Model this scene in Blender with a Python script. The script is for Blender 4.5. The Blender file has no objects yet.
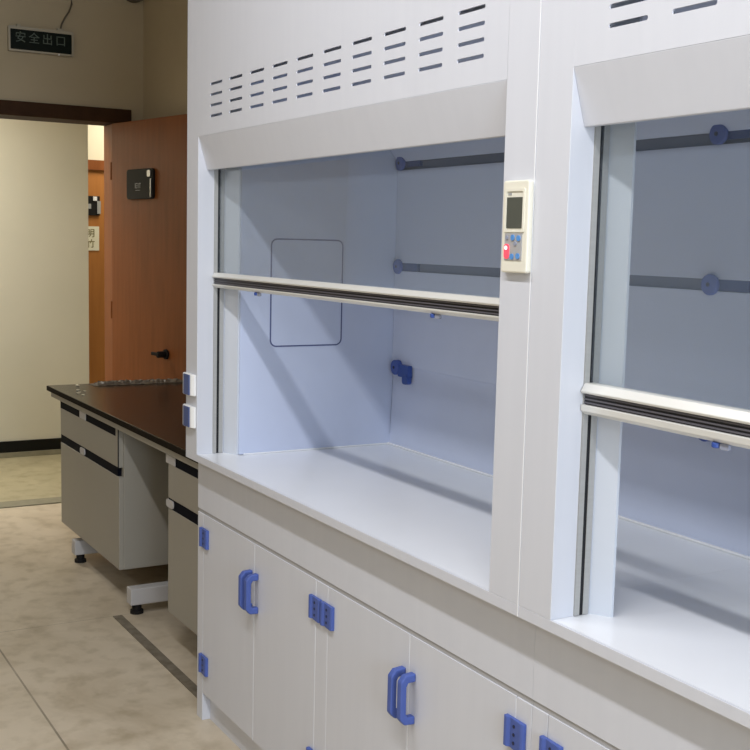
import bpy, bmesh, math, random
from mathutils import Vector, Matrix
random.seed(4)
S = bpy.context.scene
COL = S.collection

# ---------------------------------------------------------------- camera
cam_d = bpy.data.cameras.new('camera'); cam = bpy.data.objects.new('camera', cam_d); COL.objects.link(cam)
r = Vector((0.49724149, 0.86730089, 0.02323953)); u = Vector((-0.11087417, 0.03695484, 0.99314715)); f = Vector((-0.86049859, 0.49641063, -0.11453674))
M4 = Matrix((r, u, -f)).transposed().to_4x4(); M4.translation = (0, -1.30211, 1.57728)
cam.matrix_world = M4
cam_d.sensor_width = 36; cam_d.lens = 55.2048; cam_d.clip_start = .05; cam_d.clip_end = 60
S.camera = cam
S.view_settings.view_transform = 'Standard'; S.view_settings.look = 'None'
S.view_settings.exposure = 0.62; S.view_settings.gamma = 1; S.view_settings.use_curve_mapping = False

# ---------------------------------------------------------------- world and room light
W_ = bpy.data.worlds.new('world'); S.world = W_; W_.use_nodes = True
W_.node_tree.nodes['Background'].inputs[0].default_value = (.6, .75, 1, 1)
W_.node_tree.nodes['Background'].inputs[1].default_value = .5

def area(name, loc, rot, sx, sy, power, col, spread=math.pi):
    d = bpy.data.lights.new(name, 'AREA'); d.shape = 'RECTANGLE'; d.size = sx; d.size_y = sy
    d.energy = power; d.color = col; d.spread = spread
    o = bpy.data.objects.new(name, d); COL.objects.link(o); o.location = loc; o.rotation_euler = rot
    return o
R = math.radians
# ceiling tube lamps running along the row of hoods, daylight from the window wall on the right, corridor lamp, added front fill
area('ceiling_lamp_near', (-.3, -1.07, 3.2), (0, 0, 0), 2.4, .10, 32, (.965, .97, 1))
area('ceiling_lamp_middle', (-2.3, -1.07, 3.2), (0, 0, 0), 1.2, .10, 18, (.965, .97, 1))
area('window_daylight', (2.9, -.95, 1.7), (0, R(90), 0), 1.8, 1.3, 72, (.74, .86, 1))
area('ceiling_lamp_front', (-2.6, -3.2, 3.2), (0, 0, 0), 3.0, .5, 16, (.93, .96, 1))  # unseen fill, added to lift the shade below the worktop lip
area('corridor_lamp', (-7.4, -.6, 2.9), (R(-12), 0, 0), 1.2, .6, 50, (1, .955, .86))
area('passage_lamp', (-9.0, 1.9, 2.8), (0, 0, 0), .6, .6, 14, (1, .92, .75))

# ---------------------------------------------------------------- materials
def mat(name, col, rough=.5, metal=0, spec=.5, noise=None, scale=8, bump=0, stretch=(1, 1, 1), emis=None, es=0, coat=0):
    m = bpy.data.materials.new(name); m.use_nodes = True
    nt = m.node_tree; b = nt.nodes['Principled BSDF']
    b.inputs['Base Color'].default_value = (*col, 1); b.inputs['Roughness'].default_value = rough
    b.inputs['Metallic'].default_value = metal; b.inputs['Specular IOR Level'].default_value = spec
    b.inputs['Coat Weight'].default_value = coat
    if emis: b.inputs['Emission Color'].default_value = (*emis, 1); b.inputs['Emission Strength'].default_value = es
    tc = nt.nodes.new('ShaderNodeTexCoord'); mp = nt.nodes.new('ShaderNodeMapping')
    nt.links.new(tc.outputs['Object'], mp.inputs['Vector']); mp.inputs['Scale'].default_value = stretch
    n = nt.nodes.new('ShaderNodeTexNoise'); n.inputs['Scale'].default_value = scale; n.inputs['Detail'].default_value = 6
    nt.links.new(mp.outputs[0], n.inputs['Vector'])
    c2 = noise if noise else tuple(min(1, x * 1.05) for x in col)
    cr = nt.nodes.new('ShaderNodeValToRGB'); cr.color_ramp.elements[0].position = .3; cr.color_ramp.elements[1].position = .72
    cr.color_ramp.elements[0].color = (*col, 1); cr.color_ramp.elements[1].color = (*c2, 1)
    nt.links.new(n.outputs['Fac'], cr.inputs[0]); nt.links.new(cr.outputs[0], b.inputs['Base Color'])
    if bump:
        bp = nt.nodes.new('ShaderNodeBump'); bp.inputs['Strength'].default_value = bump; bp.inputs['Distance'].default_value = .002
        nt.links.new(n.outputs['Fac'], bp.inputs['Height']); nt.links.new(bp.outputs[0], b.inputs['Normal'])
    return m
M = {}
M['pp'] = mat('white_polypropylene', (.63, .643, .695), .38, spec=.35, noise=(.65, .663, .715), scale=30, stretch=(1, 1, .08))
M['liner'] = mat('bluish_white_liner_board', (.57, .63, .80), .35, spec=.4, noise=(.585, .645, .815), scale=12)
M['worktop'] = mat('white_worktop', (.85, .865, .90), .22, noise=(.83, .845, .88), scale=6)
M['caulk'] = mat('white_caulk', (.88, .89, .92), .4)  # caulk, and the painted highlights along the door seams
M['blue'] = mat('blue_plastic', (.07, .115, .37), .45, spec=.3, noise=(.08, .125, .40), scale=20)
M['bluedark'] = mat('dark_blue_plastic', (.03, .06, .20), .45)
M['bluemid'] = mat('deep_blue_plastic', (.035, .08, .32), .4)
M['keyblue'] = mat('light_blue_key', (.10, .28, .62), .4)
M['screw'] = mat('dark_screw_recess', (.01, .015, .05), .5)
M['alu'] = mat('brushed_aluminium', (.40, .395, .38), .5, metal=.2, noise=(.43, .425, .41), scale=10, stretch=(1, 1, 20))
M['alu_rail'] = mat('anodised_rail', (.74, .73, .69), .4, metal=.25, noise=(.77, .76, .72), scale=10)
M['gasket'] = mat('dark_rubber', (.028, .026, .03), .5)
M['rib'] = mat('grey_rubber_rib', (.10, .095, .11), .45)
M['slotblack'] = mat('black_slot', (.006, .006, .008), .8)
M['cream'] = mat('cream_plastic', (.78, .75, .64), .4)
M['lcd'] = mat('lcd_glass', (.085, .09, .075), .25)
M['keypad'] = mat('grey_blue_keypad', (.38, .40, .42), .5, noise=(.42, .38, .36), scale=90)
M['red'] = mat('red_lit_button', (.75, .04, .07), .4, emis=(1, .08, .12), es=.6)
M['redcore'] = mat('lit_led', (1, .7, .7), .4, emis=(1, .75, .75), es=2)
M['whitepl'] = mat('white_socket_plastic', (.84, .84, .84), .35)
M['clear'] = mat('milky_plastic', (.28, .30, .38), .3)
M['socketblue'] = mat('slate_blue_socket_cover', (.06, .09, .23), .45)
M['gapgrey'] = mat('grey_seal_strip', (.40, .395, .40), .6)  # groove shade under the apron, put into the colour
M['liner2'] = mat('pale_post_return_board', (.60, .635, .70), .38, noise=(.61, .645, .71))
M['rail'] = mat('slate_blue_slot_rail', (.15, .18, .27), .5)  # dim cavity behind the baffle slots, painted as a flat tone
M['groove'] = mat('blue_grey_groove', (.085, .105, .24), .6)
M['wall'] = mat('cream_wall_paint', (.46, .385, .265), .9, spec=.2, noise=(.49, .41, .285), scale=3)
M['corrwall'] = mat('corridor_wall_paint', (.58, .56, .46), .9, spec=.2, noise=(.61, .585, .485), scale=2)
M['ceil'] = mat('ceiling_paint', (.66, .63, .56), .9, spec=.2)
M['darkwood'] = mat('dark_brown_wood', (.038, .016, .006), .6, spec=.15, noise=(.055, .024, .009), scale=14, stretch=(6, 1, 1))
M['wood'] = mat('reddish_brown_veneer', (.20, .060, .013), .5, spec=.25, noise=(.26, .08, .020), scale=5, stretch=(5, 5, .5))
M['orangewood'] = mat('orange_brown_veneer', (.42, .16, .035), .45, noise=(.48, .19, .045), scale=5, stretch=(5, 5, .5))
M['black'] = mat('black_plastic', (.014, .013, .013), .6, spec=.15)
M['blackpaint'] = mat('black_skirting', (.006, .006, .005), .6, spec=.15)
M['grey'] = mat('pale_grey_mark', (.35, .35, .35), .5)
M['chrome'] = mat('dull_steel', (.5, .5, .5), .35, metal=.8)
M['paper'] = mat('white_notice_paper', (.80, .77, .62), .8)
M['ink'] = mat('olive_ink', (.16, .13, .02), .8)
M['cab'] = mat('grey_beige_cabinet_laminate', (.335, .315, .27), .5, noise=(.35, .33, .285), scale=3)
M['cabside'] = M['cab']
M['channel'] = mat('navy_black_pull_channel', (.003, .004, .009), .7, spec=.08)
M['steelpaint'] = mat('white_painted_steel', (.48, .47, .47), .5)
M['signface'] = mat('dark_green_sign_face', (.004, .008, .005), .5, spec=.15)
M['signtext'] = mat('faded_green_letters', (.085, .11, .085), .5)
M['signframe'] = mat('beige_metal_frame', (.40, .36, .28), .5, metal=.2)
M['cable'] = mat('dark_cable', (.10, .085, .06), .6)
M['plastic'] = mat('wrinkled_clear_film', (.11, .088, .065), .4, spec=.3, noise=(.20, .17, .135), scale=25)
M['scrap'] = mat('cream_scrap', (.85, .8, .62), .5)
M['transom'] = mat('lit_transom_glass', (.6, .55, .40), .5, emis=(1, .92, .68), es=.12)
M['threshold'] = mat('green_grey_stone', (.20, .19, .13), .5, noise=(.26, .24, .17), scale=20)
M['strip'] = mat('worn_brown_floor_strip', (.12, .098, .068), .7, noise=(.22, .19, .145), scale=22, bump=.3)

def granite():
    m = mat('polished_dark_brown_granite', (.008, .0055, .004), .22, spec=.28, noise=(.026, .018, .012), scale=60)
    return m
M['granite'] = granite()
def frosted():
    m = bpy.data.materials.new('sash_safety_glass'); m.use_nodes = True; nt = m.node_tree; nt.nodes.clear()
    o = nt.nodes.new('ShaderNodeOutputMaterial'); mx = nt.nodes.new('ShaderNodeMixShader'); t = nt.nodes.new('ShaderNodeBsdfTransparent')
    g = nt.nodes.new('ShaderNodeBsdfGlossy'); lw = nt.nodes.new('ShaderNodeLayerWeight')
    m2 = nt.nodes.new('ShaderNodeMixShader'); df = nt.nodes.new('ShaderNodeBsdfDiffuse')
    df.inputs[0].default_value = (.42, .50, .62, 1)
    t.inputs[0].default_value = (.97, .98, .975, 1); g.inputs['Roughness'].default_value = .04; lw.inputs['Blend'].default_value = .12
    mt = nt.nodes.new('ShaderNodeMath'); mt.operation = 'MULTIPLY'; mt.inputs[1].default_value = .35
    nt.links.new(lw.outputs['Fresnel'], mt.inputs[0]); m2.inputs[0].default_value = .075
    nt.links.new(t.outputs[0], m2.inputs[1]); nt.links.new(df.outputs[0], m2.inputs[2])
    nt.links.new(mt.outputs[0], mx.inputs[0]); nt.links.new(m2.outputs[0], mx.inputs[1]); nt.links.new(g.outputs[0], mx.inputs[2])
    nt.links.new(mx.outputs[0], o.inputs[0]); return m
M['glass'] = frosted()
def floor_mat(name, base, dark, joint=True):
    m = bpy.data.materials.new(name); m.use_nodes = True; nt = m.node_tree; b = nt.nodes['Principled BSDF']
    N = nt.nodes.new; L = nt.links.new
    tc = N('ShaderNodeTexCoord')
    n1 = N('ShaderNodeTexNoise'); n1.inputs['Scale'].default_value = 2.2; n1.inputs['Detail'].default_value = 9; n1.inputs['Roughness'].default_value = .62; n1.inputs['Distortion'].default_value = .8
    n2 = N('ShaderNodeTexNoise'); n2.inputs['Scale'].default_value = 11; n2.inputs['Detail'].default_value = 5
    L(tc.outputs['Object'], n1.inputs['Vector']); L(tc.outputs['Object'], n2.inputs['Vector'])
    cr = N('ShaderNodeValToRGB'); e = cr.color_ramp.elements
    e[0].position = .30; e[0].color = (*dark, 1); e[1].position = .58; e[1].color = (*base, 1)
    L(n1.outputs['Fac'], cr.inputs[0])
    cr2 = N('ShaderNodeValToRGB'); e = cr2.color_ramp.elements
    e[0].position = .30; e[0].color = (.80, .78, .74, 1); e[1].position = .52; e[1].color = (1, 1, 1, 1)
    L(n2.outputs['Fac'], cr2.inputs[0])
    mu = N('ShaderNodeMixRGB'); mu.blend_type = 'MULTIPLY'; mu.inputs[0].default_value = 1; L(cr.outputs[0], mu.inputs[1]); L(cr2.outputs[0], mu.inputs[2])
    out = mu.outputs[0]
    if joint:
        sp = N('ShaderNodeSeparateXYZ'); L(tc.outputs['Object'], sp.inputs[0])
        def line(sock, off, per, wd):
            a = N('ShaderNodeMath'); a.operation = 'ADD'; a.inputs[1].default_value = -off + per / 2; L(sock, a.inputs[0])
            p = N('ShaderNodeMath'); p.operation = 'PINGPONG'; p.inputs[1].default_value = per / 2; L(a.outputs[0], p.inputs[0])
            c = N('ShaderNodeMath'); c.operation = 'GREATER_THAN'; c.inputs[1].default_value = per / 2 - wd; L(p.outputs[0], c.inputs[0]); return c.outputs[0]
        lx = line(sp.outputs[1], -.404, 1.0, .0035); ly = line(sp.outputs[0], -4.57, 3.0, .0015)
        mx = N('ShaderNodeMath'); mx.operation = 'MAXIMUM'; L(lx, mx.inputs[0]); L(ly, mx.inputs[1])
        n3 = N('ShaderNodeTexNoise'); n3.inputs['Scale'].default_value = 5; L(tc.outputs['Object'], n3.inputs['Vector'])
        k = N('ShaderNodeMath'); k.operation = 'MULTIPLY'; L(mx.outputs[0], k.inputs[0]); L(n3.outputs['Fac'], k.inputs[1])
        mj = N('ShaderNodeMixRGB'); L(k.outputs[0], mj.inputs[0]); L(out, mj.inputs[1]); mj.inputs[2].default_value = (.05, .035, .02, 1); out = mj.outputs[0]
    L(out, b.inputs['Base Color']); b.inputs['Roughness'].default_value = .38; b.inputs['Specular IOR Level'].default_value = .35
    return m
M['floor'] = floor_mat('beige_floor_tile', (.62, .535, .415), (.49, .41, .30))
M['corrfloor'] = floor_mat('yellow_beige_floor', (.42, .375, .245), (.33, .29, .18), False)

# ---------------------------------------------------------------- helpers
def thing(name, label, cat, loc=(0, 0, 0), rz=0, group=None):
    o = bpy.data.objects.new(name, None); COL.objects.link(o); o.location = loc; o.rotation_euler = (0, 0, rz)
    o.empty_display_size = .1
    o['label'] = label; o['category'] = cat
    if group: o['group'] = group
    return o
def tag(o, label, cat, group=None, kind=None):
    o['label'] = label; o['category'] = cat
    if group: o['group'] = group
    if kind: o['kind'] = kind
    return o
def obj(name, bm, m, parent=None, bevel=0, smooth=False, label=None, seg=2):
    bmesh.ops.recalc_face_normals(bm, faces=bm.faces)
    me = bpy.data.meshes.new(name); bm.to_mesh(me); bm.free()
    me.materials.append(M[m] if isinstance(m, str) else m)
    o = bpy.data.objects.new(name, me); COL.objects.link(o)
    if parent: o.parent = parent
    if bevel:
        md = o.modifiers.new('bevel', 'BEVEL'); md.width = bevel; md.segments = seg; md.limit_method = 'ANGLE'; md.angle_limit = R(35)
    if smooth:
        for p in me.polygons: p.use_smooth = True
    if label: o['label'] = label
    return o
def struct(name, bm, m, parent=None, **k):
    o = obj(name, bm, m, parent, **k)
    if not parent: o['kind'] = 'structure'
    return o
def bx(bm, x0, x1, y0, y1, z0, z1):
    v = [bm.verts.new(p) for p in ((x0, y0, z0), (x1, y0, z0), (x1, y1, z0), (x0, y1, z0), (x0, y0, z1), (x1, y0, z1), (x1, y1, z1), (x0, y1, z1))]
    for i in ((0, 3, 2, 1), (4, 5, 6, 7), (0, 1, 5, 4), (1, 2, 6, 5), (2, 3, 7, 6), (3, 0, 4, 7)): bm.faces.new([v[j] for j in i])
    return bm
def box(*a):
    return bx(bmesh.new(), *a)
def boxes(*l):
    bm = bmesh.new()
    for a in l: bx(bm, *a)
    return bm
def prism(pts, ax, a, b, bm=None):
    """extrude a polygon along an axis: ax='z' pts=(x,y); 'x' pts=(y,z); 'y' pts=(x,z)"""
    bm = bm or bmesh.new()
    def P(p, t): return {'z': (p[0], p[1], t), 'x': (t, p[0], p[1]), 'y': (p[0], t, p[1])}[ax]
    A = [bm.verts.new(P(p, a)) for p in pts]; B = [bm.verts.new(P(p, b)) for p in pts]
    n = len(pts)
    bm.faces.new(A); bm.faces.new(B[::-1])
    for i in range(n): bm.faces.new((A[i], B[i], B[(i + 1) % n], A[(i + 1) % n]))
    return bm
def rrect(x0, x1, z0, z1, rad, n=5):
    pts = []
    for cx, cz, a0 in ((x1 - rad, z1 - rad, 0), (x0 + rad, z1 - rad, 90), (x0 + rad, z0 + rad, 180), (x1 - rad, z0 + rad, 270)):
        for i in range(n + 1):
            a = R(a0 + 90 * i / n); pts.append((cx + rad * math.cos(a), cz + rad * math.sin(a)))
    return pts
def cyl(cx, cy, cz, rad, ax, a, b, n=28, bm=None):
    """cylinder along an axis between a and b; (cx,cy,cz) centre with the axis entry ignored"""
    c = {'x': (cy, cz), 'y': (cx, cz), 'z': (cx, cy)}[ax]
    return prism([(c[0] + rad * math.cos(2 * math.pi * i / n), c[1] + rad * math.sin(2 * math.pi * i / n)) for i in range(n)], ax, a, b, bm)
def ring(outer, inner, ax, a, b):
    bm = bmesh.new()
    def P(p, t): return {'z': (p[0], p[1], t), 'x': (t, p[0], p[1]), 'y': (p[0], t, p[1])}[ax]
    n = len(outer); V = [[bm.verts.new(P(p, t)) for p in q] for t in (a, b) for q in (outer, inner)]
    for i in range(n):
        j = (i + 1) % n
        bm.faces.new((V[0][i], V[0][j], V[1][j], V[1][i])); bm.faces.new((V[2][i], V[3][i], V[3][j], V[2][j]))
        bm.faces.new((V[0][i], V[2][i], V[2][j], V[0][j])); bm.faces.new((V[1][i], V[1][j], V[3][j], V[3][i]))
    return bm
def tube(pts, rad, n=8, bm=None):
    bm = bm or bmesh.new(); rings = []
    pts = [Vector(p) for p in pts]
    for i, p in enumerate(pts):
        d = (pts[min(i + 1, len(pts) - 1)] - pts[max(i - 1, 0)]).normalized()
        s = d.cross(Vector((0, 0, 1)));  s = s.normalized() if s.length > 1e-3 else Vector((1, 0, 0)); t = s.cross(d)
        rings.append([bm.verts.new(p + rad * (math.cos(2 * math.pi * k / n) * s + math.sin(2 * math.pi * k / n) * t)) for k in range(n)])
    for a, b in zip(rings, rings[1:]):
        for k in range(n): bm.faces.new((a[k], a[(k + 1) % n], b[(k + 1) % n], b[k]))
    bm.faces.new(rings[0][::-1]); bm.faces.new(rings[-1]); return bm
def plate_with_holes(x0, x1, z0, z1, holes, y0, y1):
    """flat plate in xz with real cut-outs"""
    cu = bpy.data.curves.new('plate', 'CURVE'); cu.dimensions = '2D'; cu.fill_mode = 'BOTH'; cu.extrude = (y1 - y0) / 2
    for pts in [[(x0, z0), (x1, z0), (x1, z1), (x0, z1)]] + holes:
        s = cu.splines.new('POLY'); s.points.add(len(pts) - 1); s.use_cyclic_u = True
        for p, q in zip(s.points, pts): p.co = (q[0], q[1], 0, 1)
    o = bpy.data.objects.new('plate', cu); COL.objects.link(o)
    dg = bpy.context.evaluated_depsgraph_get(); me = bpy.data.meshes.new_from_object(o.evaluated_get(dg))
    bm = bmesh.new(); bm.from_mesh(me); bpy.data.objects.remove(o); bpy.data.curves.remove(cu); bpy.data.meshes.remove(me)
    bmesh.ops.remove_doubles(bm, verts=bm.verts, dist=1e-6)
    for v in bm.verts: v.co = Vector((v.co.x, (y0 + y1) / 2 - v.co.z, v.co.y))
    return bm
def text_mesh(body, size, depth, pos, axis):
    """extruded lettering; axis 'x+' is read by someone looking towards -x"""
    cu = bpy.data.curves.new('text', 'FONT'); cu.body = body; cu.size = size; cu.extrude = depth; cu.align_x = 'CENTER'; cu.align_y = 'CENTER'; cu.resolution_u = 3
    o = bpy.data.objects.new('text', cu); COL.objects.link(o)
    dg = bpy.context.evaluated_depsgraph_get(); dg.update(); me = bpy.data.meshes.new_from_object(o.evaluated_get(dg))
    bm = bmesh.new(); bm.from_mesh(me); bpy.data.objects.remove(o); bpy.data.curves.remove(cu); bpy.data.meshes.remove(me)
    for v in bm.verts:
        a, b, c = v.co
        v.co = Vector((pos[0] + c, pos[1] + a, pos[2] + b)) if axis == 'x+' else Vector((pos[0] + a, pos[1] - c, pos[2] + b))
    return bm

# ---------------------------------------------------------------- room shell
XL, YB, ZC = -6.62, .915, 3.3
struct('floor', box(XL - .09, 3.0, -4.2, YB, -.1, 0), 'floor')
struct('ceiling', box(-11, 3.1, -4.3, 3.0, ZC, ZC + .1), 'ceil')
struct('wall_back', box(XL, 3.0, YB, YB + .15, -.1, ZC), 'wall')
struct('wall_front', box(XL, 3.0, -4.35, -4.2, -.1, ZC), 'wall')
struct('wall_right', boxes((3.0, 3.15, -4.35, 1.09, -.1, .8), (3.0, 3.15, -4.35, 1.09, 2.6, ZC), (3.0, 3.15, -4.35, -1.6, .8, 2.6), (3.0, 3.15, -.3, 1.09, .8, 2.6)), 'wall')
# left end wall with the doorway (opening y -0.45 .. 0.70, 2.225 high)
struct('wall_left', boxes((XL - .2, XL, -4.35, -.55, -.1, ZC), (XL - .2, XL, .80, 2.9, -.1, ZC), (XL - .2, XL, -.55, .80, 2.30, ZC)), 'wall')
fr = bpy.data.objects.new('trim_4', None); COL.objects.link(fr); fr.location = (XL, .13, 0); fr['kind'] = 'structure'
def rel(bm, o):
    inv = o.matrix_basis.inverted() if False else Matrix.LocRotScale(o.location, o.rotation_euler, None).inverted()
    bmesh.ops.transform(bm, matrix=inv, verts=bm.verts); return bm
obj('head_board', rel(box(XL - .21, XL + .03, -.65, .835, 2.225, 2.305), fr), 'darkwood', fr, .004)
obj('jamb', rel(box(XL - .21, XL + .03, -.65, -.47, 0, 2.225), fr), 'darkwood', fr, .004)
obj('jamb', rel(boxes((XL - .21, XL - .02, .742, .80, 0, 2.225), (XL - .02, XL + .0, .752, .835, 0, 2.225)), fr), 'wood', fr, .003)
struct('trim_1', box(XL - .23, XL - .085, -.47, .742, 0, .006), 'threshold')
struct('trim_2', box(-4.56, -3.47, .094, .132, 0, .004), 'strip')
struct('baseboard_left', box(XL, XL + .012, .84, YB, 0, .1), 'blackpaint')
# corridor beyond the doorway
XM = -8.27
struct('floor_corridor', box(-11, XL - .09, -4.0, 2.9, -.1, -.002), 'corrfloor')
struct('wall_corridor', box(XM - .15, XM, -4.0, 1.058, -.1, ZC), 'corrwall')
struct('wall_corridor_end', box(-11, XL, 2.9, 3.0, -.1, ZC), 'corrwall')
struct('wall_corridor_side', box(-11, XL - .2, -4.1, -4.0, -.1, ZC), 'corrwall')
struct('baseboard_corridor', boxes((XM, XM + .015, -4.0, 1.06, .035, .115)), 'blackpaint', bevel=.002)
struct('trim_3', box(XM, XM + .022, -4.0, 1.06, 0, .035), 'threshold')
XD = -9.55
struct('wall_passage', boxes((XD - .15, XD, 1.048, 1.30, -.1, ZC), (XD - .15, XD, 1.30, 2.9, 2.62, ZC), (XD - .15, XD, 2.3, 2.9, -.1, 2.62)), 'corrwall')
d2 = thing('door_2', 'orange brown wooden door seen at the end of the passage through the doorway', 'door', (XD, 1.8, 0)); d2['kind'] = 'structure'
obj('door_panel', rel(box(XD - .06, XD - .01, 1.30, 2.3, 0, 2.12), d2), 'orangewood', d2)
obj('door_head', rel(box(XD - .06, XD + .015, 1.30, 2.3, 2.12, 2.20), d2), 'wood', d2)
w1 = struct('window_1', box(XD - .05, XD - .03, 1.30, 2.3, 2.20, 2.60), 'transom')

# ---------------------------------------------------------------- open door leaf, swung into the room
leaf_ang = math.atan2(.15, .80)
lf = thing('door_1', 'open reddish brown wooden door leaf with black plate, standing behind the bench', 'door', (XL + .035, .714, 0), leaf_ang); lf['kind'] = 'structure'
obj('leaf_panel', box(0, .86, 0, .034, .012, 2.218), 'wood', lf, .003)
bm = bmesh.new()
for z in (.3, 1.1, 1.9): cyl(-.008, .004, 0, .008, 'z', z, z + .1, 12, bm)
obj('hinge', bm, 'wood', lf)
lk = obj('door_lock', cyl(.625, 0, .945, .028, 'y', -.012, 0), 'black', lf, .002)
obj('knob', cyl(.625, 0, .945, .018, 'y', -.06, -.012), 'black', lk, .006)
obj('lever', box(.56, .64, -.062, -.046, .938, .956), 'black', lk, .004)
pl = thing('door_plate', 'small black square plate with pale marks and bright corner clip on the open door', 'sign', (XL + .035, .714, 0), leaf_ang)
def onleaf(o, bm): return bm
obj('plate_board', prism(rrect(.205, .50, 1.785, 1.95, .02), 'y', -.016, -.001), 'black', pl, .003)
obj('plate_marks', boxes(*[(a, b, -.0175, -.016, c, d) for a, b, c, d in ((.305, .311, 1.845, 1.873), (.318, .330, 1.868, 1.873), (.318, .330, 1.856, 1.860), (.318, .330, 1.845, 1.849), (.338, .343, 1.845, 1.873), (.350, .368, 1.868, 1.873), (.357, .361, 1.845, 1.868), (.31, .36, 1.832, 1.835))]), 'grey', pl)
obj('corner_clip', prism(rrect(.445, .48, 1.905, 1.94, .008), 'y', -.022, -.016), 'chrome', pl)
obj('card_slot', box(.478, .486, -.022, -.016, 1.795, 1.895), 'chrome', pl)

# passage door plates
p2 = thing('door_plate', 'small black plate with a white clip on the orange passage door, above the notice', 'sign', (XD - .008, 1.45, 1.82))
obj('plate_board', box(0, .015, -.13, .07, -.075, .085), 'black', p2, .003)
obj('plate_marks', boxes((.015, .018, -.035, -.005, -.02, .02)), 'grey', p2)
obj('corner_clip', box(.015, .022, .01, .045, .045, .08), 'whitepl', p2, .003)
obj('card_slot', box(.015, .022, .045, .075, -.06, .045), 'grey', p2)
nt_ = thing('paper_notice', 'white square notice with dark characters on the orange passage door', 'notice', (XD - .008, 1.44, 1.56))
obj('notice_sheet', box(0, .004, -.20, .075, -.105, .095), 'paper', nt_)
for ch, a, b in (('照', -.085, .035), ('明', .002, .035), ('节', -.085, -.052), ('竹', .002, -.052)): obj('notice_text', text_mesh(ch, .075, .001, (.005, a, b), 'x+'), 'ink', nt_)

# ---------------------------------------------------------------- exit sign and its cable
es = thing('exit_sign', 'dark rectangular emergency exit sign with four faint characters in a beige frame', 'exit sign', (XL, .322, 2.64))
bm = ring(rrect(-.178, .178, -.068, .066, .006, 2), rrect(-.168, .168, -.058, .050, .004, 2), 'x', .002, .034)
obj('sign_frame', bm, 'signframe', es)
obj('sign_face', box(.006, .028, -.170, .170, -.060, .052), 'signface', es)
for k, ch in enumerate('安全出口'):
    obj('sign_lettering', text_mesh(ch, .062, .0012, (.0295, -.112 + .073 * k, .006), 'x+'), 'signtext', es)
for a, b in ((-.13, -.11), (.09, .125)): obj('hanging_lug', box(.01, .025, a, b, .066, .078), 'signframe', es)
obj('indicator_light', cyl(0, .095, -.066, .005, 'x', .034, .038, 10), 'whitepl', es)
cb = obj('power_cable', tube([(XL + .02, .43, 2.715), (XL + .02, .438, 2.745), (XL + .022, .452, 2.775), (XL + .02, .478, 2.815), (XL + .016, .495, 2.86), (XL + .014, .492, 2.92), (XL + .014, .47, 2.99), (XL + .014, .45, 3.1), (XL + .014, .45, ZC)], .005), 'cable', smooth=True)
tag(cb, 'thin dark cable rising from the exit sign up the end wall', 'cable')
dk = cyl(0, .85, 2.985, .075, 'x', XL, XL + .05, 28)
dk = obj('emergency_lamp', dk, 'cable', bevel=.012); tag(dk, 'dark rounded fixture high on the end wall, cut by the top of the photo', 'lamp')

# ---------------------------------------------------------------- lab bench: worktop, steel frame, two hanging cabinets
bt = obj('bench_worktop', box(-5.845, -3.475, .15, .910, .793, .818), 'granite', bevel=.004)
M['granite_edge'] = mat('rough_dark_granite_edge', (.010, .008, .006), .75, spec=.05, noise=(.022, .017, .013), scale=60)
obj('worktop_edge', boxes((-5.845, -3.475, .1475, .150, .7935, .8165)), 'granite_edge', bt)
tag(bt, 'dark brown polished stone bench top running behind the fume hood', 'worktop')
bf = thing('steel_stand', 'white painted steel stand under the dark bench top with black levelling feet', 'stand', (-4.6, .55, 0))
def RB(*l): return rel(boxes(*l), bf)
for x in (-5.46, -4.60):
    lg = obj('leg', RB((x, x + .06, .165, .90, .042, .112), (x, x + .06, .84, .90, .112, .74)), 'steelpaint', bf, .004)
    for y in (.20, .86):
        obj('levelling_foot', rel(cyl(x + .03, y, 0, .020, 'z', 0, .042, 16, cyl(x + .03, y, 0, .028, 'z', 0, .014, 16)), bf), 'black', lg)
obj('front_rail', RB((-5.80, -3.49, .158, .188, .766, .793)), 'cab', bf, .002)
obj('back_rail', RB((-5.80, -3.49, .86, .90, .72, .793)), 'steelpaint', bf)
def bench_cabinet(x0, x1, label, notch):
    t = thing('base_cabinet', label, 'cabinet', (x0, .17, 0), 0, 'cabinets hung under the dark bench top')
    w = x1 - x0
    obj('cabinet_body', box(0, w, .02, .60, .150, .762), 'cab', t, .002)
    ch1 = obj('pull_channel', boxes((.002, w - .05, .0, .02, .727, .762)), 'channel', t)
    obj('channel_end', box(w - .05, w - .008, -.001, .02, .727, .764), 'cab', ch1, .002)
    d = obj('drawer', box(.002, w - .008, 0, .02, .596, .727), 'cab', t, .002)
    obj('drawer_lock', box(w * notch - .05, w * notch + .05, -.003, .02, .728, .761), 'steelpaint', d, .002)
    dr = obj('door', box(.002, w - .002, 0, .02, .150, .556), 'cab', t, .002)
    ch = obj('pull_channel', box(.002, w - .03, .002, .02, .556, .594), 'channel', t)
    obj('label_holder', prism(rrect(w * notch - .045, w * notch + .03, .560, .590, .012), 'y', -.003, .02), 'steelpaint', dr)
    obj('edge_strip', box(w - .012, w - .006, -.003, .0, .59, .764), 'channel', d)
    return t
bench_cabinet(-5.665, -4.712, 'grey beige hanging cabinet at the far left end of the bench', .42)
bench_cabinet(-4.105, -3.50, 'grey beige hanging cabinet half hidden behind the edge of the fume hood', .05)

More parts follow.
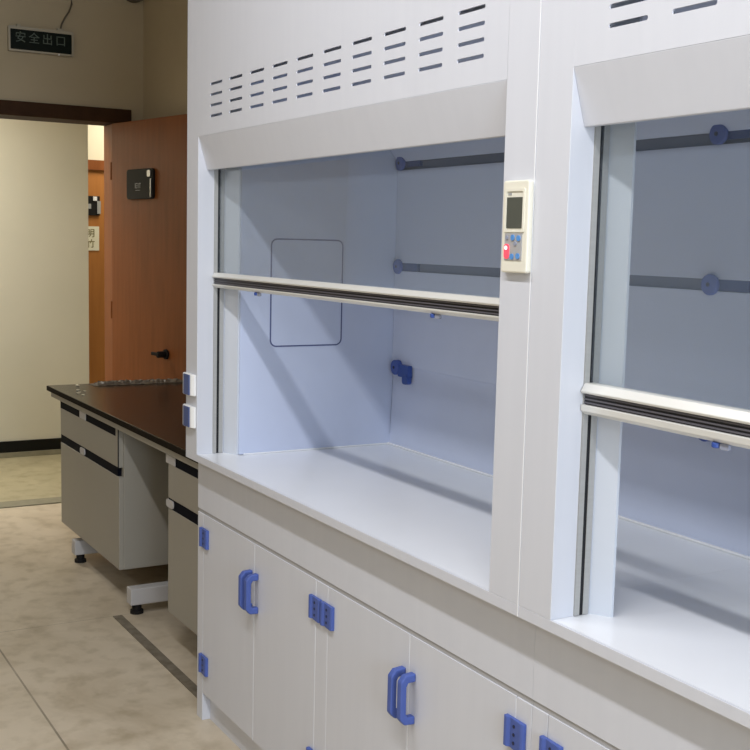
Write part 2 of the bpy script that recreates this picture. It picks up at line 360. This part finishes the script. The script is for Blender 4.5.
# crumpled film lying at the far end of the bench top
bm = bmesh.new(); nx, ny = 10, 40; V = []
for j in range(ny + 1):
    row = []
    for i in range(nx + 1):
        e = min(1, 4 * i / nx, 4 * (nx - i) / nx) * min(1, j / 3, (ny - j) / 3)
        row.append(bm.verts.new((-5.83 + .10 * i / nx + random.uniform(-.006, .006), .36 + .50 * j / ny + random.uniform(-.006, .006), .8195 + e * random.uniform(.002, .019))))
    V.append(row)
for j in range(ny):
    for i in range(nx): bm.faces.new((V[j][i], V[j][i + 1], V[j + 1][i + 1], V[j + 1][i]))
ps = obj('plastic_film', bm, 'plastic'); tag(ps, 'crumpled translucent film along the far end of the dark bench top', 'plastic film')
for i, (x, y, s) in enumerate(((-5.77, .285, .012), (-5.60, .24, .010), (-5.56, .262, .008), (-5.52, .225, .008), (-5.49, .21, .010), (-5.42, .215, .009))):  # glints on the polished stone, modelled as tiny pale lumps
    b = bmesh.new(); bmesh.ops.create_icosphere(b, subdivisions=1, radius=s)
    for v in b.verts: v.co = Vector((v.co.x * 1.3 + x, v.co.y * .9 + y, v.co.z * .3 + .8185 + s * .3)) + Vector([random.uniform(-.0015, .0015) for _ in 'abc'])
    o = obj('paper_scrap', b, 'scrap'); tag(o, 'tiny pale scrap on the front left corner of the bench top', 'scrap', 'pale scraps on the bench top')

# ---------------------------------------------------------------- fume hoods
W = 1.773; X0 = -3.466
HT = 2.5
def sash_rail_profile(z, g0, g1, t, b):   # (y,z) outline, front is small y; g0..g1 the recessed channel
    return [(.047, z + b + .007), (.056, z + b), (.078, z + b), (.078, z + t), (.054, z + t), (.045, z + g1 + .004), (.047, z + g1), (.060, z + g1), (.060, z + g0), (.047, z + g0)]
def hinge(parent, x, z):
    # plan profile: two rounded wings with a shallow valley that takes the screws
    h = .062
    P = [(-.031, .043), (-.031, .034), (-.027, .0315), (-.020, .0315), (-.012, .0365), (-.006, .0350), (.024, .0325), (.030, .0345), (.031, .043)]
    o = obj('hinge', prism([(x + a, b) for a, b in P], 'z', z, z + h), 'blue', parent, .0012)
    for k in (.014, .031, .048): obj('screw', cyl(x + .002, 0, z + k, .0036, 'y', .0332, .036, 10), 'screw', o)
def handle(parent, x, z0, z1):
    # bow handle: two stubs from the door and a grip bar with chamfered corners, profile in y z
    outer = [(.043, z0), (.016, z0 + .002), (.004, z0 + .016), (.004, z1 - .016), (.016, z1 - .002), (.043, z1)]
    inner = [(.043, z0 + .020), (.024, z0 + .020), (.0195, z0 + .029), (.0195, z1 - .029), (.024, z1 - .020), (.043, z1 - .020)]
    bm = bmesh.new(); a, b = x - .0095, x + .0095
    n = len(outer); V = {}
    for k, t in enumerate((a, b)):
        V[k] = ([bm.verts.new((t, p[0], p[1])) for p in outer], [bm.verts.new((t, p[0], p[1])) for p in inner])
    for k in (0, 1):
        for i in range(n - 1): bm.faces.new((V[k][0][i], V[k][0][i + 1], V[k][1][i + 1], V[k][1][i]))
    for q in (0, 1):
        for i in range(n - 1): bm.faces.new((V[0][q][i], V[1][q][i], V[1][q][i + 1], V[0][q][i + 1]))
    for i in (0, n - 1): bm.faces.new((V[0][0][i], V[0][1][i], V[1][1][i], V[1][0][i]))
    return obj('handle', bm, 'blue', parent, .0035, seg=3)

def fume_hood(x0, label, sash_z, first):
    t = thing('fume_hood', label, 'fume hood', (x0, 0, 0), 0, 'fume hoods standing in a row')
    # posts
    e = .150 if first else .132
    obj('post', prism([(0, 0), (.096, 0), (.096, .090), (0, .090)], 'z', .9, HT), 'pp', t, .0009)
    obj('post_return', prism([(0, .090), (.096, .090), (e, .113), (e, .118), (0, .118)], 'z', .9, HT), 'liner2', t)
    obj('post', prism([(W - .096, 0), (W, 0), (W, .090), (W - .096, .090)], 'z', .9, HT), 'pp', t, .0009)
    obj('post_return', prism([(W - .096, .090), (W, .090), (W, .118), (W - .132, .118), (W - .132, .113)], 'z', .9, HT), 'liner2', t)
    # panel with vent slots and slanted header
    holes = []
    for zc in ((2.032, 2.001, 1.970, 1.939) if first else (2.036, 2.004, 1.973, 1.942)):
        for k in range(10):
            xs = (.190 if first else .182) + k * .1462
            holes.append(rrect(xs, xs + .093, zc - .0040, zc + .0040, .0038, 4))
    obj('vent_panel', plate_with_holes(.096, W - .096, 1.886, HT, holes, 0.0, .004), 'pp', t)
    obj('sloped_header', prism([(0, 1.886), (.029, 1.786), (.040, 1.786), (.040, 1.796), (.012, 1.886)], 'x', .096, W - .096), 'pp', t, .0015)
    obj('sash_housing', box(.096, W - .096, .10, .108, 2.045, HT), 'pp', t)
    # tracks
    for xa, xb, xs in ((.096, .0995, .0995), (W - .0995, W - .096, W - .0995)):
        tr = obj('sash_track', boxes((xa, xb, .053, .0645, .901, 1.95), (xa, xb, .0725, .086, .901, 1.95)), 'alu', t)
        obj('track_slot', box(xa, xb - .001 if xa < 1 else xb, .0645, .0725, .901, 1.95) if xa < 1 else box(xa + .001, xb, .0645, .0725, .901, 1.95), 'slotblack', tr)
    # sash
    z = sash_z; g0, g1, tp, bt_ = (.005, .025, .040, -.006) if first else (.010, .0305, .0485, -.008)
    obj('sash_glass', box(.100, W - .100, .0672, .0700, z + tp - .004, 1.94), 'glass', t)
    rl = obj('sash_rail', prism(sash_rail_profile(z, g0, g1, tp, bt_), 'x', .0985, W - .0985), 'alu_rail', t, .0012)
    obj('rail_gasket', box(.101, W - .101, .055, .0602, z + g0, z + g1), 'gasket', rl)
    for k in range(3):
        zz = z + g0 + .0025 + .0066 * k
        obj('gasket_rib', box(.101, W - .101, .052, .0552, zz, zz + .0028), 'rib', rl)
    for xc in (.415, W - .415):
        obj('finger_catch', cyl(xc, .058, 0, .008, 'z', z + bt_ - .009, z + bt_, 16), 'bluemid', rl, .002)
        obj('catch_ring', prism(rrect(xc + .010, xc + .028, z + bt_ - .010, z + bt_, .003, 3), 'y', .054, .060), 'clear', rl)
    # interior: liner, baffles, ceiling
    if first:
        obj('outer_side_panel', box(0, .012, .118, .85, .9, HT), 'pp', t)
        sw = obj('liner_side_wall', box(.138, .157, .118, .80, .902, 2.14), 'liner', t)
        # the liner lies flush with the inner edge of the front post
        acc = obj('access_panel', ring(rrect(.219, .477, 1.240, 1.583, .022), rrect(.2235, .4725, 1.2445, 1.5785, .018), 'x', .1568, .1582), 'groove', t)
        obj('access_cover', prism(rrect(.2235, .4725, 1.2445, 1.5785, .018), 'x', .1568, .1578), 'liner', acc)
    else:
        obj('outer_side_panel', box(W - .012, W, .118, .85, .9, HT), 'pp', t)
        obj('liner_side_wall', box(W - .157, W - .138, .118, .80, .902, 2.14), 'liner', t)
    xa = .157 if first else 0; xb = W if first else W - .157
    g = .004 if first else 0
    obj('lower_baffle', prism([(.672, .935), (.672, 1.176), (.665, 1.176), (.656, .935)], 'x', xa + g, xb), 'liner', t)
    obj('middle_baffle', box(xa + .001, xb, .660, .668, 1.172, 1.485), 'liner', t, .001)
    obj('upper_baffle', box(xa + .001, xb, .662, .670, 1.512, 1.814), 'liner', t, .001)
    obj('top_baffle', prism([(.662, 1.842), (.670, 1.842), (.440, 2.13), (.430, 2.13)], 'x', xa + .001, xb), 'liner', t)
    obj('baffle_sill', box(xa, xb, .656, .672, .9005, .935), 'liner', t)
    obj('hood_ceiling', box(xa, xb, .108, .50, 2.13, 2.14), 'liner', t)
    obj('back_wall', box(0 if first else 0, W, .80, .85, .12, HT), 'liner', t)
    obj('top_panel', box(0, W, .108, .85, HT - .01, HT), 'pp', t)
    obj('slot_rail', boxes((xa, xb, .676, .684, 1.48, 1.517)), 'rail', t); obj('slot_rail', boxes((xa, xb, .676, .684, 1.809, 1.847)), 'rail', t)  # boards added behind the slots, coloured like the dim cavity
    for dx in (.186, W - .204):
        for zc, kind in ((1.837, 0), (1.4995, 0), (1.166, 1)):
            if zc < 1.2:
                kn = obj('baffle_spacer', cyl(dx + .018, 0, zc, .025, 'y', .640, .660, 28), 'blue', t, .003)
                if dx < 1: obj('spacer_block', prism(rrect(dx + .036, dx + .100, zc - .028, zc + .012, .004, 2), 'y', .644, .660), 'bluemid', kn)
                if dx < 1: obj('spacer_foot', prism(rrect(dx + .066, dx + .100, zc - .050, zc - .02, .010, 3), 'y', .642, .658), 'bluemid', kn)
            else:
                kn = obj('baffle_spacer', cyl(dx, 0, zc, .0245, 'y', .650, .662, 28), 'blue', t, .003)
                obj('spacer_block', box(dx, dx + .105, .664, .678, zc - .0135, zc + .0135), 'bluedark', kn)
            obj('screw', cyl(dx + (.016 if zc < 1.2 else -.002), 0, zc, .005, 'y', .6385 if zc < 1.2 else .6485, .655, 14), 'screw', kn)
    # worktop with caulk beads
    obj('worktop', box(0, W, .006, .80, .877, .9), 'worktop', t)
    obj('worktop_lip', box(0, W, 0, .006, .877, .9), 'pp', t, .001)
    cbm = boxes((xa, xb, .648, .657, .9, .906))
    if first: bx(cbm, .157, .163, .12, .66, .9, .905)
    obj('caulk_bead', cbm, 'worktop', t, .002)
    # base cabinet
    obj('apron_panel', box(0, W, .043, .058, .707, .8768), 'pp', t)
    obj('base_carcass', boxes((.015, W - .015, .060, .80, .100, .876), (.015, W - .015, .070, .085, 0, .100)), 'pp', t)
    if first: obj('base_side_panel', box(0, .015, .075, .80, 0, .876), 'pp', t)
    else: obj('base_side_panel', box(W - .015, W, .075, .80, 0, .876), 'pp', t)
    obj('stile', box(0, .048, .043, .075, 0, .694), 'pp', t, .0015)
    obj('stile', box(.853, .919, .043, .060, .095, .694), 'pp', t, .0015)
    obj('stile', box(W - .050, W, .043, .075, 0, .694), 'pp', t, .0015)
    obj('shadow_gap_strip', box(0, W, .0458, .060, .690, .710), 'gapgrey', t)  # strip coloured darker to paint the shade in the groove
    for sx in (.4560, .8520, 1.3215, 1.7225, .9195): obj('edge_bead', box(sx - .0014, sx + .0014, .0440, .059, .097, .690), 'caulk', t)  # white strips painting the highlights of the door edge bevels
    seams = [(.050, .4545), (.4575, .8505), (.921, 1.3200), (1.3230, 1.7210)]
    for i, (a, b) in enumerate(seams):
        d = obj('door', box(a, b, .043, .059, .095, .694), 'pp', t, .0006)
        hx = b - .020 if i % 2 == 0 else a + .020
        handle(d, hx, .492, .612)
    for hx in (.067, .858, .926, 1.7275):
        for hz in (.588, .166): hinge(t, hx, hz)
    if first:
        obj('seam_caulk', box(W - .0028, W - .0004, -.0003, .003, .878, HT), 'caulk', t)
        for zc in (1.118, 1.016):
            so = obj('power_socket', prism([(-.002, 0), (-.002, -.007), (.006, -.013), (.018, -.016), (.064, -.016), (.080, -.013), (.090, -.006), (.091, 0)], 'z', zc - .034, zc + .034), 'whitepl', t, .004, seg=3)
            obj('socket_cover', prism([(.018, -.012), (.022, -.0180), (.070, -.0180), (.074, -.012)], 'z', zc - .0325, zc + .0325), 'socketblue', so, .002)
        # controller on the right post
        cp = obj('control_panel', prism(rrect(1.694, 1.7725, 1.527, 1.697, .005, 3), 'y', -.012, 0), 'cream', t, .003)
        obj('control_bezel', ring(rrect(1.703, 1.763, 1.602, 1.682, .003, 2), rrect(1.708, 1.758, 1.607, 1.677, .003, 2), 'y', -.0142, -.0115), 'cream', cp)
        obj('display_screen', box(1.709, 1.7565, -.0132, -.0115, 1.609, 1.666), 'lcd', cp)
        obj('maker_mark', box(1.711, 1.722, -.0128, -.0115, 1.670, 1.674), 'grey', cp)
        obj('keypad', box(1.706, 1.758, -.0132, -.0115, 1.550, 1.600), 'keypad', cp)
        for kx, bz, km in ((1.713, 1.592, 'clear'), (1.731, 1.592, 'keyblue'), (1.749, 1.591, 'keyblue'), (1.730, 1.557, 'keyblue'), (1.748, 1.558, 'keyblue'), (1.739, 1.581, 'clear')):
            obj('key', cyl(kx, 0, bz, .0055 if km == 'keyblue' else .004, 'y', -.0150, -.0130, 14), km, cp)
        obj('red_key', prism(rrect(1.706, 1.721, 1.553, 1.580, .006, 4), 'y', -.0148, -.0130), 'red', cp)
        obj('indicator_light', cyl(1.7125, 0, 1.573, .0035, 'y', -.0156, -.0146, 12), 'redcore', cp)
    for c in t.children:   # the whole baffle assembly stands 12 mm further back
        if c.name.split('.')[0] in ('lower_baffle', 'middle_baffle', 'upper_baffle', 'top_baffle', 'baffle_sill', 'caulk_bead', 'slot_rail', 'baffle_spacer'): c.location.y = .012
    return t
fume_hood(X0, 'white fume hood with blue hinges, its sash raised higher, next to the dark bench', 1.432, True)
fume_hood(X0 + W + .0006, 'white fume hood cut off by the right edge, its sash pulled lower', 1.286, False)
